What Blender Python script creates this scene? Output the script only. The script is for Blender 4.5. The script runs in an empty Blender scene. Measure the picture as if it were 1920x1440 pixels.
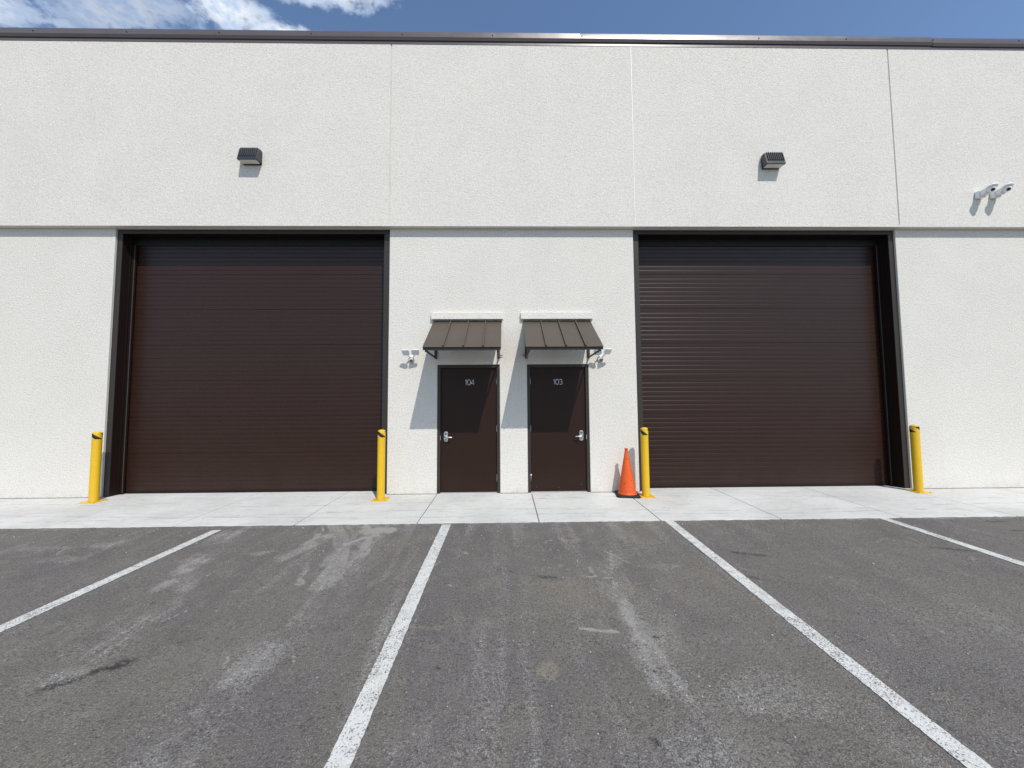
import bpy, bmesh, math, random
import numpy as np
from mathutils import Vector, Matrix, noise as mnoise
random.seed(7); rng = np.random.default_rng(7)
SC = bpy.context.scene
COL = SC.collection

# ------------------------------------------------------------------ camera
cam_d = bpy.data.cameras.new("camera"); cam = bpy.data.objects.new("camera", cam_d); COL.objects.link(cam)
cam_d.sensor_fit = 'HORIZONTAL'; cam_d.sensor_width = 36.0; cam_d.lens = 36.0 * 700.0 / 1920.0
cam_d.clip_start = 0.05; cam_d.clip_end = 3000
CR = Matrix(((0.99983428, 0.01726649, 0.00576926), (-0.01689989, 0.99814554, -0.05847966), (-0.00676830, 0.05837247, 0.99827193)))
r_, f_, u_ = CR.col[0], CR.col[1], CR.col[2]
cam.matrix_world = Matrix(((r_[0], u_[0], -f_[0], 0.0), (r_[1], u_[1], -f_[1], -6.13753), (r_[2], u_[2], -f_[2], 1.411387), (0, 0, 0, 1)))
SC.camera = cam

# ------------------------------------------------------------------ world, sun, exposure
TO_SUN = Vector((0.38, -0.80, 1.21)).normalized()
SUN_EL = math.asin(TO_SUN.z); SUN_AZ = math.atan2(TO_SUN.x, TO_SUN.y)
SKY_STRENGTH = 0.15
SUN_STRENGTH = 3.8
SC.view_settings.view_transform = 'Standard'; SC.view_settings.look = 'None'
SC.view_settings.exposure = 0.10; SC.view_settings.gamma = 1.0; SC.view_settings.use_curve_mapping = False

world = bpy.data.worlds.new("World"); SC.world = world; world.use_nodes = True
def N(nt, t, **kw):
    n = nt.nodes.new(t)
    for k, v in kw.items(): setattr(n, k, v)
    return n
def setin(n, **kw):
    for k, v in kw.items():
        s = n.inputs[k.replace('_', ' ')] if not k.startswith('i') or not k[1:].isdigit() else n.inputs[int(k[1:])]
        s.default_value = v
def mth(nt, op, a, b=None, c=None, clamp=False):
    n = N(nt, 'ShaderNodeMath', operation=op); n.use_clamp = clamp
    for i, v in enumerate((a, b, c)):
        if v is None: continue
        if hasattr(v, 'links'): nt.links.new(v, n.inputs[i])
        else: n.inputs[i].default_value = v
    return n.outputs[0]
def mixc(nt, fac, a, b, blend='MIX'):
    n = N(nt, 'ShaderNodeMix', data_type='RGBA', blend_type=blend); n.clamp_factor = True
    for s, v in ((n.inputs[0], fac), (n.inputs[6], a), (n.inputs[7], b)):
        if hasattr(v, 'links'): nt.links.new(v, s)
        else: s.default_value = v if not isinstance(v, tuple) or len(v) == 4 else (*v, 1)
    return n.outputs[2]
def ramp(nt, v, a, b, lo=0.0, hi=1.0, smooth=True):
    n = N(nt, 'ShaderNodeMapRange'); n.interpolation_type = 'SMOOTHSTEP' if smooth else 'LINEAR'
    nt.links.new(v, n.inputs[0])
    for i, x in zip((1, 2, 3, 4), (a, b, lo, hi)): n.inputs[i].default_value = x
    return n.outputs[0]
def noise(nt, vec, scale, detail=4, rough=0.55, dist=0.0, stretch=None):
    if stretch:
        m = N(nt, 'ShaderNodeMapping'); m.inputs['Scale'].default_value = stretch; nt.links.new(vec, m.inputs[0]); vec = m.outputs[0]
    n = N(nt, 'ShaderNodeTexNoise'); nt.links.new(vec, n.inputs['Vector'])
    n.inputs['Scale'].default_value = scale; n.inputs['Detail'].default_value = detail
    n.inputs['Roughness'].default_value = rough; n.inputs['Distortion'].default_value = dist
    return n.outputs[0]

wn = world.node_tree; wn.nodes.clear()
w_out = N(wn, 'ShaderNodeOutputWorld'); w_bg = N(wn, 'ShaderNodeBackground'); wn.links.new(w_bg.outputs[0], w_out.inputs[0])
w_sky = N(wn, 'ShaderNodeTexSky', sky_type='NISHITA'); w_sky.sun_disc = False
w_sky.sun_elevation = SUN_EL; w_sky.sun_rotation = SUN_AZ
w_sky.altitude = 200; w_sky.air_density = 1.05; w_sky.dust_density = 0.25; w_sky.ozone_density = 3.4
w_bg.inputs[1].default_value = SKY_STRENGTH
# drifting cumulus, plus unseen clouds behind and overhead added for fill light: noise on the direction projected to a cloud layer
w_tc = N(wn, 'ShaderNodeTexCoord'); w_sep = N(wn, 'ShaderNodeSeparateXYZ'); wn.links.new(w_tc.outputs['Generated'], w_sep.inputs[0])
zc = mth(wn, 'MAXIMUM', w_sep.outputs[2], 0.05)
cu = mth(wn, 'DIVIDE', w_sep.outputs[0], zc); cv = mth(wn, 'DIVIDE', w_sep.outputs[1], zc)
w_cmb = N(wn, 'ShaderNodeCombineXYZ'); wn.links.new(cu, w_cmb.inputs[0]); wn.links.new(cv, w_cmb.inputs[1])
cvec = w_cmb.outputs[0]
n_big = noise(wn, cvec, 6.0, 6, 0.55, 0.0)
n_fine = noise(wn, cvec, 26.0, 8, 0.60, 0.0)
wob = mth(wn, 'ADD', mth(wn, 'MULTIPLY', mth(wn, 'SUBTRACT', n_big, 0.5), 2.2), mth(wn, 'MULTIPLY', mth(wn, 'SUBTRACT', n_fine, 0.5), 2.2))
cloud = None
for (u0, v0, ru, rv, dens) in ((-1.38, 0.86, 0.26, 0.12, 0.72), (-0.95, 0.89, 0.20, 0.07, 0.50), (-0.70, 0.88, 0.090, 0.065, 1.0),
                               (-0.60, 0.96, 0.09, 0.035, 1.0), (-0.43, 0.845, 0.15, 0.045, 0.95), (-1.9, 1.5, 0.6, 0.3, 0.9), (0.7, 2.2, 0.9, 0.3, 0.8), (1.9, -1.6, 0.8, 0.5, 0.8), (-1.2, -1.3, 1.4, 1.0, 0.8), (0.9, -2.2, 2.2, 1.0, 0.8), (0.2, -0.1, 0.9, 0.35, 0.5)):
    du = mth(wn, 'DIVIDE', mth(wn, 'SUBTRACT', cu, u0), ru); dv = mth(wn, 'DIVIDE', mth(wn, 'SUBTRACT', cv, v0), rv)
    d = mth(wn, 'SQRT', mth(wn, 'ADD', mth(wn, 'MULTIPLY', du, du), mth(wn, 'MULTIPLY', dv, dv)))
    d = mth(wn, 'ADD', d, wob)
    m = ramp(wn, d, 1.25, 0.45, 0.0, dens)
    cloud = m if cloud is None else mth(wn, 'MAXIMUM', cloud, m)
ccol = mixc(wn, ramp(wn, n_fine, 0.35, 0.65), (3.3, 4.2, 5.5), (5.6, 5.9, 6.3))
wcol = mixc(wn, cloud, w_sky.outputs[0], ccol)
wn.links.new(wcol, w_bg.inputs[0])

sun_d = bpy.data.lights.new("sun", 'SUN'); sun = bpy.data.objects.new("sun", sun_d); COL.objects.link(sun)
sun_d.energy = SUN_STRENGTH; sun_d.angle = math.radians(0.5); sun_d.color = (1.0, 0.955, 0.885)
sun.rotation_euler = TO_SUN.to_track_quat('Z', 'Y').to_euler(); sun.location = (6, -14, 20)

# ------------------------------------------------------------------ helpers
def tag(o, label=None, cat=None, group=None, kind=None):
    if label: o['label'] = label
    if cat: o['category'] = cat
    if group: o['group'] = group
    if kind: o['kind'] = kind
    return o
def thing(name, label, cat, loc=(0, 0, 0), rz=0.0, group=None):
    o = bpy.data.objects.new(name, None); COL.objects.link(o); o.location = loc; o.rotation_euler = (0, 0, rz)
    o.empty_display_size = 0.1
    return tag(o, label, cat, group)
def copy_tree(o, parent=None):
    c = o.copy(); COL.objects.link(c)
    if parent is not None: c.parent = parent
    for ch in list(o.children): copy_tree(ch, c)
    return c
class MB:
    def __init__(s): s.v = []; s.f = []; s.smooth = []
    def add(s, verts, faces, smooth=False):
        b = len(s.v); s.v += [tuple(v) for v in verts]
        for f in faces: s.f.append([b + i for i in f]); s.smooth.append(smooth)
        return s
    def box(s, x0, x1, y0, y1, z0, z1, M=None):
        vs = [Vector((x, y, z)) for z in (z0, z1) for y in (y0, y1) for x in (x0, x1)]
        if M is not None: vs = [M @ v for v in vs]
        return s.add(vs, [(0, 2, 3, 1), (4, 5, 7, 6), (0, 1, 5, 4), (2, 6, 7, 3), (0, 4, 6, 2), (1, 3, 7, 5)])
    def lathe(s, prof, n=32, M=None, cap=True):      # prof: (radius, height)
        vs = []
        for r, h in prof:
            for k in range(n):
                a = 2 * math.pi * k / n; vs.append(Vector((r * math.cos(a), r * math.sin(a), h)))
        if M is not None: vs = [M @ v for v in vs]
        fs = []
        for i in range(len(prof) - 1):
            for k in range(n):
                k2 = (k + 1) % n; fs.append((i * n + k, i * n + k2, (i + 1) * n + k2, (i + 1) * n + k))
        s.add(vs, fs, True)
        if cap:
            b = len(s.v) - len(vs)
            s.f.append([b + k for k in reversed(range(n))]); s.smooth.append(False)
            s.f.append([b + (len(prof) - 1) * n + k for k in range(n)]); s.smooth.append(False)
        return s
    def tube(s, pts, r, n=10, square=False):
        pts = [Vector(p) for p in pts]; vs = []
        for i, p in enumerate(pts):
            d = (pts[min(i + 1, len(pts) - 1)] - pts[max(i - 1, 0)]).normalized()
            a = d.cross(Vector((0, 0, 1)))
            if a.length < 1e-3: a = d.cross(Vector((0, 1, 0)))
            a.normalize(); b = d.cross(a)
            for k in range(n):
                t = 2 * math.pi * (k + (0.5 if square else 0)) / n
                vs.append(p + (a * math.cos(t) + b * math.sin(t)) * r)
        fs = [(i * n + k, i * n + (k + 1) % n, (i + 1) * n + (k + 1) % n, (i + 1) * n + k) for i in range(len(pts) - 1) for k in range(n)]
        fs += [tuple(reversed(range(n))), tuple((len(pts) - 1) * n + k for k in range(n))]
        return s.add(vs, fs, not square)
    def prism_x(s, prof, x0, x1):                  # closed (y,z) profile swept along x
        n = len(prof); vs = [(x0, y, z) for y, z in prof] + [(x1, y, z) for y, z in prof]
        return s.add(vs, [(i, (i + 1) % n, n + (i + 1) % n, n + i) for i in range(n)] + [tuple(reversed(range(n))), tuple(n + i for i in range(n))])
    def build(s, name, mat, parent=None, bevel=0.0, label=None, seg=2):
        me = bpy.data.meshes.new(name); me.from_pydata(s.v, [], s.f)
        me.polygons.foreach_set('use_smooth', s.smooth)
        bm = bmesh.new(); bm.from_mesh(me); bmesh.ops.recalc_face_normals(bm, faces=bm.faces); bm.to_mesh(me); bm.free()
        me.materials.append(mat); me.update()
        o = bpy.data.objects.new(name, me); COL.objects.link(o)
        if parent is not None: o.parent = parent
        if bevel > 0:
            m = o.modifiers.new('bevel', 'BEVEL'); m.width = bevel; m.segments = seg; m.limit_method = 'ANGLE'; m.angle_limit = math.radians(40)
        if label: o['label'] = label
        return o

def new_mat(name):
    m = bpy.data.materials.new(name); m.use_nodes = True; nt = m.node_tree
    p = nt.nodes['Principled BSDF']; tc = N(nt, 'ShaderNodeTexCoord')
    g = N(nt, 'ShaderNodeNewGeometry')
    return m, nt, p, g.outputs['Position'], tc.outputs['Object']
def bump(nt, p, h, strength, dist, prev=None):
    b = N(nt, 'ShaderNodeBump'); b.inputs['Strength'].default_value = strength; b.inputs['Distance'].default_value = dist
    nt.links.new(h, b.inputs['Height'])
    if prev is not None: nt.links.new(prev, b.inputs['Normal'])
    nt.links.new(b.outputs[0], p.inputs['Normal']); return b.outputs[0]

# ------------------------------------------------------------------ materials
def mat_stucco(name, base, tone=1.0):
    m, nt, p, pos, obj = new_mat(name)
    fine = noise(nt, pos, 85, 3, 0.62, 0.3); mid = noise(nt, pos, 36, 3, 0.6, 0.5); big = noise(nt, pos, 1.1, 5, 0.6); huge = noise(nt, pos, 0.35, 3, 0.5)
    c = mixc(nt, ramp(nt, big, 0.35, 0.65), tuple(x * 0.965 for x in base), tuple(x * 1.02 for x in base))
    c = mixc(nt, ramp(nt, huge, 0.4, 0.6, 0, 0.5), c, (base[0] * 1.01, base[1], base[2] * 0.975))
    speck = noise(nt, pos, 58, 2, 0.7, 0.3)
    c = mixc(nt, mth(nt, 'MULTIPLY', ramp(nt, speck, 0.50, 0.34), 0.55), mixc(nt, mth(nt, 'MULTIPLY', ramp(nt, speck, 0.50, 0.64), 0.6), c, tuple(min(0.88, x * 1.13) for x in base)), tuple(x * 0.80 for x in base))
    pits = ramp(nt, mth(nt, 'ADD', mth(nt, 'MULTIPLY', fine, 0.6), mth(nt, 'MULTIPLY', mid, 0.4)), 0.47, 0.36)
    c = mixc(nt, mth(nt, 'MULTIPLY', pits, 0.42), c, tuple(x * 0.66 for x in base))
    grime = mth(nt, 'MULTIPLY', ramp(nt, noise(nt, pos, 5, 6, 0.7), 0.62, 0.75), 0.06)
    c = mixc(nt, grime, c, (0.38, 0.37, 0.35))
    sep = N(nt, 'ShaderNodeSeparateXYZ'); nt.links.new(pos, sep.inputs[0])
    splash = mth(nt, 'MULTIPLY', ramp(nt, sep.outputs[2], 0.22, 0.0), ramp(nt, noise(nt, pos, 9, 5, 0.7), 0.40, 0.75))
    c = mixc(nt, mth(nt, 'MULTIPLY', splash, 0.40), c, (0.42, 0.39, 0.34))
    nt.links.new(c, p.inputs['Base Color']); p.inputs['Roughness'].default_value = 0.92; p.inputs['Specular IOR Level'].default_value = 0.25
    h = mth(nt, 'ADD', mth(nt, 'MULTIPLY', fine, 0.9), mth(nt, 'MULTIPLY', mid, 0.6))
    bump(nt, p, h, 0.9, 0.011)
    return m
M_STUCCO = mat_stucco('stucco', (0.712, 0.680, 0.625))
M_BAND = mat_stucco('stucco_trim', (0.75, 0.72, 0.665))

def mat_metal_paint(name, base, rough=0.4, spec=0.5, dust=0.0, streak=0.0, coat=0.0, wav=0.0):
    m, nt, p, pos, obj = new_mat(name)
    n1 = noise(nt, pos, 2.2, 5, 0.6)
    c = mixc(nt, n1, tuple(x * 0.9 for x in base), tuple(x * 1.1 for x in base))
    if dust > 0:
        sep = N(nt, 'ShaderNodeSeparateXYZ'); nt.links.new(pos, sep.inputs[0])
        low = ramp(nt, sep.outputs[2], 0.55, 0.0)
        sp = ramp(nt, noise(nt, pos, 70, 3, 0.7), 0.60, 0.72)
        pat = ramp(nt, noise(nt, pos, 3.0, 4, 0.6), 0.35, 0.7)
        f = mth(nt, 'MULTIPLY', mth(nt, 'MULTIPLY', low, pat), mth(nt, 'ADD', mth(nt, 'MULTIPLY', sp, 1.3), 0.03))
        c = mixc(nt, mth(nt, 'MULTIPLY', f, dust), c, (0.30, 0.27, 0.25))
    nt.links.new(c, p.inputs['Base Color'])
    rr = mth(nt, 'ADD', mth(nt, 'MULTIPLY', noise(nt, pos, 6, 4, 0.6), 0.16), rough - 0.08)
    nt.links.new(rr, p.inputs['Roughness']); p.inputs['Specular IOR Level'].default_value = spec
    p.inputs['Coat Weight'].default_value = coat; p.inputs['Coat Roughness'].default_value = 0.25
    if wav > 0: bump(nt, p, noise(nt, pos, 1.8, 2, 0.5), wav, 0.02)
    return m
M_CURTAIN = mat_metal_paint('door_curtain_paint', (0.0255, 0.0105, 0.0068), 0.38, 0.32, dust=0.35, wav=0.04)
M_LEAF = mat_metal_paint('entry_door_paint', (0.0225, 0.0095, 0.0062), 0.45, 0.22, dust=0.15)
M_FRAME = mat_metal_paint('bronze_frame_paint', (0.035, 0.028, 0.023), 0.45, 0.35)
M_JAMB = mat_metal_paint('brown_jamb_paint', (0.014, 0.0075, 0.0062), 0.45, 0.25)
M_AWN = mat_metal_paint('awning_metal', (0.073, 0.059, 0.046), 0.48, 0.3, wav=0.04)
M_AWNDK = mat_metal_paint('awning_bracket_metal', (0.036, 0.028, 0.022), 0.45, 0.4)
M_COPING = mat_metal_paint('coping_metal', (0.085, 0.066, 0.064), 0.33, 0.8)
M_RUBBER = mat_metal_paint('black_rubber', (0.014, 0.014, 0.015), 0.7, 0.3)
M_BLACK = mat_metal_paint('black_housing', (0.024, 0.028, 0.038), 0.38, 0.6)
M_DARK = mat_metal_paint('screw_dark', (0.01, 0.01, 0.01), 0.6, 0.3)
M_WHITEPL = mat_metal_paint('white_plastic', (0.76, 0.77, 0.78), 0.35, 0.5)
M_STRIP = mat_metal_paint('pale_guide_edge', (0.07, 0.065, 0.065), 0.4, 0.5)  # paler grey for the thin strip along each guide
M_ROOF = mat_metal_paint('roof_membrane', (0.35, 0.35, 0.34), 0.8, 0.2)
M_NUM = mat_metal_paint('numeral_white', (0.52, 0.53, 0.55), 0.45, 0.4)
def simple(name, base, rough, metal=0.0, spec=0.5):
    m, nt, p, pos, obj = new_mat(name)
    c = mixc(nt, noise(nt, obj, 30, 3, 0.5), tuple(x * 0.92 for x in base), tuple(min(1, x * 1.06) for x in base))
    nt.links.new(c, p.inputs['Base Color']); p.inputs['Roughness'].default_value = rough; p.inputs['Metallic'].default_value = metal; p.inputs['Specular IOR Level'].default_value = spec
    return m
M_STEEL = simple('satin_steel', (0.60, 0.61, 0.63), 0.32, 0.85)
M_STEELDK = simple('keyhole_grey', (0.16, 0.17, 0.19), 0.4, 0.4)
M_LENS = simple('frosted_lens', (0.62, 0.58, 0.52), 0.35)
M_GLASS = simple('clear_lens', (0.66, 0.69, 0.71), 0.15)
M_CAMLENS = simple('camera_lens_black', (0.008, 0.008, 0.01), 0.08, 0, 0.8)
M_BEAD = simple('stucco_stop_bead', (0.60, 0.585, 0.53), 0.7)

def mat_yellow():
    m, nt, p, pos, obj = new_mat('bollard_yellow')
    c = mixc(nt, noise(nt, obj, 8, 4, 0.6), (0.60, 0.355, 0.007), (0.70, 0.435, 0.010))
    rub = ramp(nt, noise(nt, pos, 11, 6, 0.75, 1.0, (1, 1, 0.5)), 0.60, 0.68)
    c = mixc(nt, mth(nt, 'MULTIPLY', rub, 0.25), c, (0.30, 0.20, 0.05))
    sep = N(nt, 'ShaderNodeSeparateXYZ'); nt.links.new(obj, sep.inputs[0])
    dirt = mth(nt, 'MULTIPLY', ramp(nt, sep.outputs[2], 0.25, 0.0), ramp(nt, noise(nt, pos, 30, 4, 0.7), 0.45, 0.7))
    c = mixc(nt, mth(nt, 'MULTIPLY', dirt, 0.35), c, (0.30, 0.24, 0.12))
    nt.links.new(c, p.inputs['Base Color']); p.inputs['Roughness'].default_value = 0.42; p.inputs['Specular IOR Level'].default_value = 0.45
    return m
M_YEL = mat_yellow()
def mat_tape():
    m, nt, p, pos, obj = new_mat('warning_stripes')
    sep = N(nt, 'ShaderNodeSeparateXYZ'); nt.links.new(obj, sep.inputs[0])
    a = mth(nt, 'DIVIDE', mth(nt, 'ARCTAN2', sep.outputs[1], sep.outputs[0]), 2 * math.pi)
    ph = mth(nt, 'FRACT', mth(nt, 'ADD', mth(nt, 'ADD', mth(nt, 'MULTIPLY', a, 2.0), mth(nt, 'MULTIPLY', sep.outputs[2], 7.6)), 10.0))
    blk = mth(nt, 'LESS_THAN', ph, 0.46)
    c = mixc(nt, blk, (0.70, 0.45, 0.02), (0.010, 0.009, 0.009))
    nt.links.new(c, p.inputs['Base Color']); p.inputs['Roughness'].default_value = 0.45
    return m
M_TAPE = mat_tape()
def mat_orange():
    m, nt, p, pos, obj = new_mat('cone_orange')
    c = mixc(nt, noise(nt, obj, 7, 5, 0.65), (0.58, 0.072, 0.011), (0.74, 0.118, 0.018))
    spots = ramp(nt, noise(nt, obj, 38, 3, 0.6), 0.63, 0.66)
    c = mixc(nt, mth(nt, 'MULTIPLY', spots, 0.85), c, (0.09, 0.03, 0.02))
    sc = ramp(nt, noise(nt, obj, 14, 6, 0.75, 1.0, (1, 1, 0.35)), 0.57, 0.70)
    c = mixc(nt, mth(nt, 'MULTIPLY', sc, 0.5), c, (0.45, 0.10, 0.04))
    nt.links.new(c, p.inputs['Base Color']); p.inputs['Roughness'].default_value = 0.5; p.inputs['Specular IOR Level'].default_value = 0.35
    return m
M_ORANGE = mat_orange()

def mat_concrete():
    m, nt, p, pos, obj = new_mat('broom_concrete')
    b = noise(nt, pos, 0.9, 6, 0.62); s = noise(nt, pos, 5.0, 6, 0.68, 0.6, (0.45, 1.4, 1)); f = noise(nt, pos, 90, 3, 0.6)
    c = mixc(nt, ramp(nt, b, 0.3, 0.7), (0.465, 0.46, 0.44), (0.57, 0.568, 0.548))
    c = mixc(nt, mth(nt, 'MULTIPLY', ramp(nt, s, 0.50, 0.70), 0.38), c, (0.38, 0.375, 0.35))
    c = mixc(nt, mth(nt, 'MULTIPLY', ramp(nt, noise(nt, pos, 13, 5, 0.7, 1.2, (0.5, 1.6, 1)), 0.57, 0.63), 0.42), c, (0.24, 0.235, 0.22))
    c = mixc(nt, mth(nt, 'MULTIPLY', ramp(nt, noise(nt, pos, 3, 5, 0.6), 0.62, 0.72), 0.22), c, (0.46, 0.40, 0.31))
    c = mixc(nt, mth(nt, 'MULTIPLY', ramp(nt, f, 0.60, 0.70), 0.25), c, (0.30, 0.30, 0.29))
    # long thin curving tyre scuffs across the slabs
    sep = N(nt, 'ShaderNodeSeparateXYZ'); nt.links.new(pos, sep.inputs[0])
    for y0, amp, fr, ph in ((-0.42, 0.16, 0.55, 0.3), (-0.93, 0.10, 0.8, 1.9), (-1.12, 0.05, 1.3, 0.2)):
        yy = mth(nt, 'ADD', mth(nt, 'MULTIPLY', mth(nt, 'SINE', mth(nt, 'ADD', mth(nt, 'MULTIPLY', sep.outputs[0], fr), ph)), amp), y0)
        dl = mth(nt, 'ABSOLUTE', mth(nt, 'SUBTRACT', sep.outputs[1], yy))
        ln = mth(nt, 'MULTIPLY', ramp(nt, dl, 0.016, 0.004), ramp(nt, noise(nt, pos, 2.6, 4, 0.6), 0.42, 0.58))
        c = mixc(nt, mth(nt, 'MULTIPLY', ln, 0.55), c, (0.20, 0.195, 0.185))
    nt.links.new(c, p.inputs['Base Color']); p.inputs['Roughness'].default_value = 0.9; p.inputs['Specular IOR Level'].default_value = 0.3
    bump(nt, p, mth(nt, 'ADD', noise(nt, pos, 60, 4, 0.6, 0, (0.25, 2.5, 1)), f), 0.35, 0.004)
    return m
M_CONC = mat_concrete()

def mat_asphalt():
    m, nt, p, pos, obj = new_mat('asphalt')
    at = N(nt, 'ShaderNodeAttribute', attribute_name='stain'); sep = N(nt, 'ShaderNodeSeparateColor'); nt.links.new(at.outputs['Color'], sep.inputs[0])
    dust, tan, dark = sep.outputs[0], sep.outputs[1], sep.outputs[2]
    agg = noise(nt, pos, 150, 2, 0.6); agg2 = noise(nt, pos, 55, 4, 0.65); mid = noise(nt, pos, 7, 6, 0.68, 0.5); big = noise(nt, pos, 0.7, 5, 0.6)
    mot = noise(nt, pos, 3.2, 7, 0.72, 0.8, (1.25, 0.75, 1)); hue = noise(nt, pos, 26, 3, 0.6)
    base = mixc(nt, ramp(nt, big, 0.3, 0.7), (0.108, 0.099, 0.096), (0.140, 0.130, 0.121))
    lane = noise(nt, pos, 0.9, 5, 0.6, 0.6, (1.6, 0.7, 1))
    base = mixc(nt, mth(nt, 'MULTIPLY', ramp(nt, lane, 0.44, 0.62), 0.55), base, (0.142, 0.131, 0.108))
    base = mixc(nt, mth(nt, 'MULTIPLY', ramp(nt, mot, 0.50, 0.68), 0.60), base, (0.186, 0.176, 0.158))
    base = mixc(nt, mth(nt, 'MULTIPLY', ramp(nt, mot, 0.46, 0.32), 0.45), base, (0.078, 0.074, 0.074))
    base = mixc(nt, mth(nt, 'MULTIPLY', ramp(nt, mid, 0.52, 0.70), 0.35), base, (0.150, 0.140, 0.122))
    base = mixc(nt, mth(nt, 'MULTIPLY', ramp(nt, hue, 0.52, 0.64), 0.22), base, (0.120, 0.104, 0.112))
    # fine aggregate
    base = mixc(nt, mth(nt, 'MULTIPLY', ramp(nt, agg, 0.52, 0.66), 0.60), base, (0.26, 0.25, 0.24))
    base = mixc(nt, mth(nt, 'MULTIPLY', ramp(nt, agg2, 0.47, 0.34), 0.60), base, (0.042, 0.040, 0.041))
    base = mixc(nt, mth(nt, 'MULTIPLY', ramp(nt, agg, 0.45, 0.32), 0.50), base, (0.042, 0.040, 0.041))
    vor = N(nt, 'ShaderNodeTexVoronoi'); nt.links.new(pos, vor.inputs['Vector']); vor.inputs['Scale'].default_value = 52; vor.inputs['Randomness'].default_value = 1
    vsel = N(nt, 'ShaderNodeSeparateColor'); nt.links.new(vor.outputs['Color'], vsel.inputs[0])
    chip = mth(nt, 'MULTIPLY', mth(nt, 'LESS_THAN', vor.outputs['Distance'], 0.22), mth(nt, 'GREATER_THAN', vsel.outputs[0], 0.975))
    base = mixc(nt, mth(nt, 'MULTIPLY', chip, 0.7), base, (0.40, 0.38, 0.34))
    # coverage of dust breaks up over the stones instead of fading evenly
    grain = mth(nt, 'ADD', mth(nt, 'ADD', mth(nt, 'MULTIPLY', agg2, 0.30), mth(nt, 'MULTIPLY', noise(nt, pos, 17, 6, 0.72, 0.9), 0.22)), mth(nt, 'MULTIPLY', agg, 0.48))
    def cover(mask, amt): return mth(nt, 'MULTIPLY', ramp(nt, mth(nt, 'ADD', grain, mth(nt, 'MULTIPLY', mask, 0.30)), 0.54, 0.76), amt)
    base = mixc(nt, cover(dust, 0.75), base, (0.33, 0.322, 0.31))
    flk = mth(nt, 'MULTIPLY', mth(nt, 'MULTIPLY', mth(nt, 'LESS_THAN', vor.outputs['Distance'], 0.30), mth(nt, 'GREATER_THAN', vsel.outputs[1], 0.86)), ramp(nt, dust, 0.12, 0.5))
    base = mixc(nt, mth(nt, 'MULTIPLY', flk, 0.75), base, (0.46, 0.45, 0.43))
    base = mixc(nt, cover(tan, 0.62), base, (0.25, 0.22, 0.17))
    base = mixc(nt, mth(nt, 'MULTIPLY', dark, ramp(nt, noise(nt, pos, 34, 4, 0.7, 1.0), 0.40, 0.52)), base, (0.018, 0.018, 0.019))
    nt.links.new(base, p.inputs['Base Color'])
    p.inputs['Roughness'].default_value = 0.88; p.inputs['Specular IOR Level'].default_value = 0.32
    h = mth(nt, 'ADD', mth(nt, 'MULTIPLY', agg, 0.5), agg2)
    bump(nt, p, h, 1.0, 0.012)
    return m
M_ASPH = mat_asphalt()
def mat_line():
    m, nt, p, pos, obj = new_mat('worn_line_paint')
    a = noise(nt, pos, 110, 3, 0.65); b = noise(nt, pos, 14, 5, 0.65); g = noise(nt, pos, 1.3, 4, 0.6)
    c = mixc(nt, b, (0.47, 0.475, 0.46), (0.60, 0.605, 0.59))
    thr = mth(nt, 'ADD', mth(nt, 'ADD', mth(nt, 'MULTIPLY', a, 0.62), mth(nt, 'MULTIPLY', b, 0.22)), mth(nt, 'MULTIPLY', g, 0.16))
    c = mixc(nt, ramp(nt, thr, 0.49, 0.41), c, (0.105, 0.10, 0.095))
    c = mixc(nt, mth(nt, 'MULTIPLY', ramp(nt, noise(nt, pos, 5, 5, 0.7), 0.52, 0.70), 0.35), c, (0.33, 0.30, 0.25))
    nt.links.new(c, p.inputs['Base Color']); p.inputs['Roughness'].default_value = 0.75
    bump(nt, p, a, 0.5, 0.005)
    return m
M_LINE = mat_line()

# ------------------------------------------------------------------ ground
SL = 0.026                                  # the lot falls away from the building
EDGE = -1.385
def gz(y): return SL * max(min(y, 0.0), -25.0)
AOFF = -0.008
GX, GY0, GY1, GS = 10.0, EDGE, -6.605, 0.02
nx, ny = int(2 * GX / GS) + 1, int(round((GY0 - GY1) / GS)) + 1
xs = np.linspace(-GX, GX, nx); ys = np.linspace(GY0, GY1, ny)
X, Y = np.meshgrid(xs, ys)
ST = np.zeros((ny, nx, 3))
def vnoise2(sx, sy, seed, sh=0.0):
    r = np.random.default_rng(seed); gw, gh = int((2 * GX + 3) / sx) + 4, int((GY0 - GY1) / sy) + 3
    g = r.random((gh, gw)); fx = (X + GX + 1.5 + sh * (Y - GY0)) / sx; fy = (GY0 - Y) / sy
    ix, iy = fx.astype(int), fy.astype(int); tx, ty = fx - ix, fy - iy; ty = ty * ty * (3 - 2 * ty)
    return (g[iy, ix] * (1 - tx) + g[iy, ix + 1] * tx) * (1 - ty) + (g[iy + 1, ix] * (1 - tx) + g[iy + 1, ix + 1] * tx) * ty
def vnoise(scale, seed):
    r = np.random.default_rng(seed); gw, gh = int(2 * GX / scale) + 3, int((GY0 - GY1) / scale) + 3
    g = r.random((gh, gw)); fx = (X + GX) / scale; fy = (GY0 - Y) / scale
    ix, iy = fx.astype(int), fy.astype(int); tx, ty = fx - ix, fy - iy; tx = tx * tx * (3 - 2 * tx); ty = ty * ty * (3 - 2 * ty)
    return (g[iy, ix] * (1 - tx) + g[iy, ix + 1] * tx) * (1 - ty) + (g[iy + 1, ix] * (1 - tx) + g[iy + 1, ix + 1] * tx) * ty
NZ = 0.5 * vnoise(0.35, 1) + 0.3 * vnoise(0.12, 2) + 0.2 * vnoise(0.05, 3)
AN = 0.45 * vnoise2(0.045, 0.7, 21, 0.02) + 0.30 * vnoise2(0.03, 0.25, 22, -0.03) + 0.25 * vnoise2(0.16, 1.2, 23)
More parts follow.
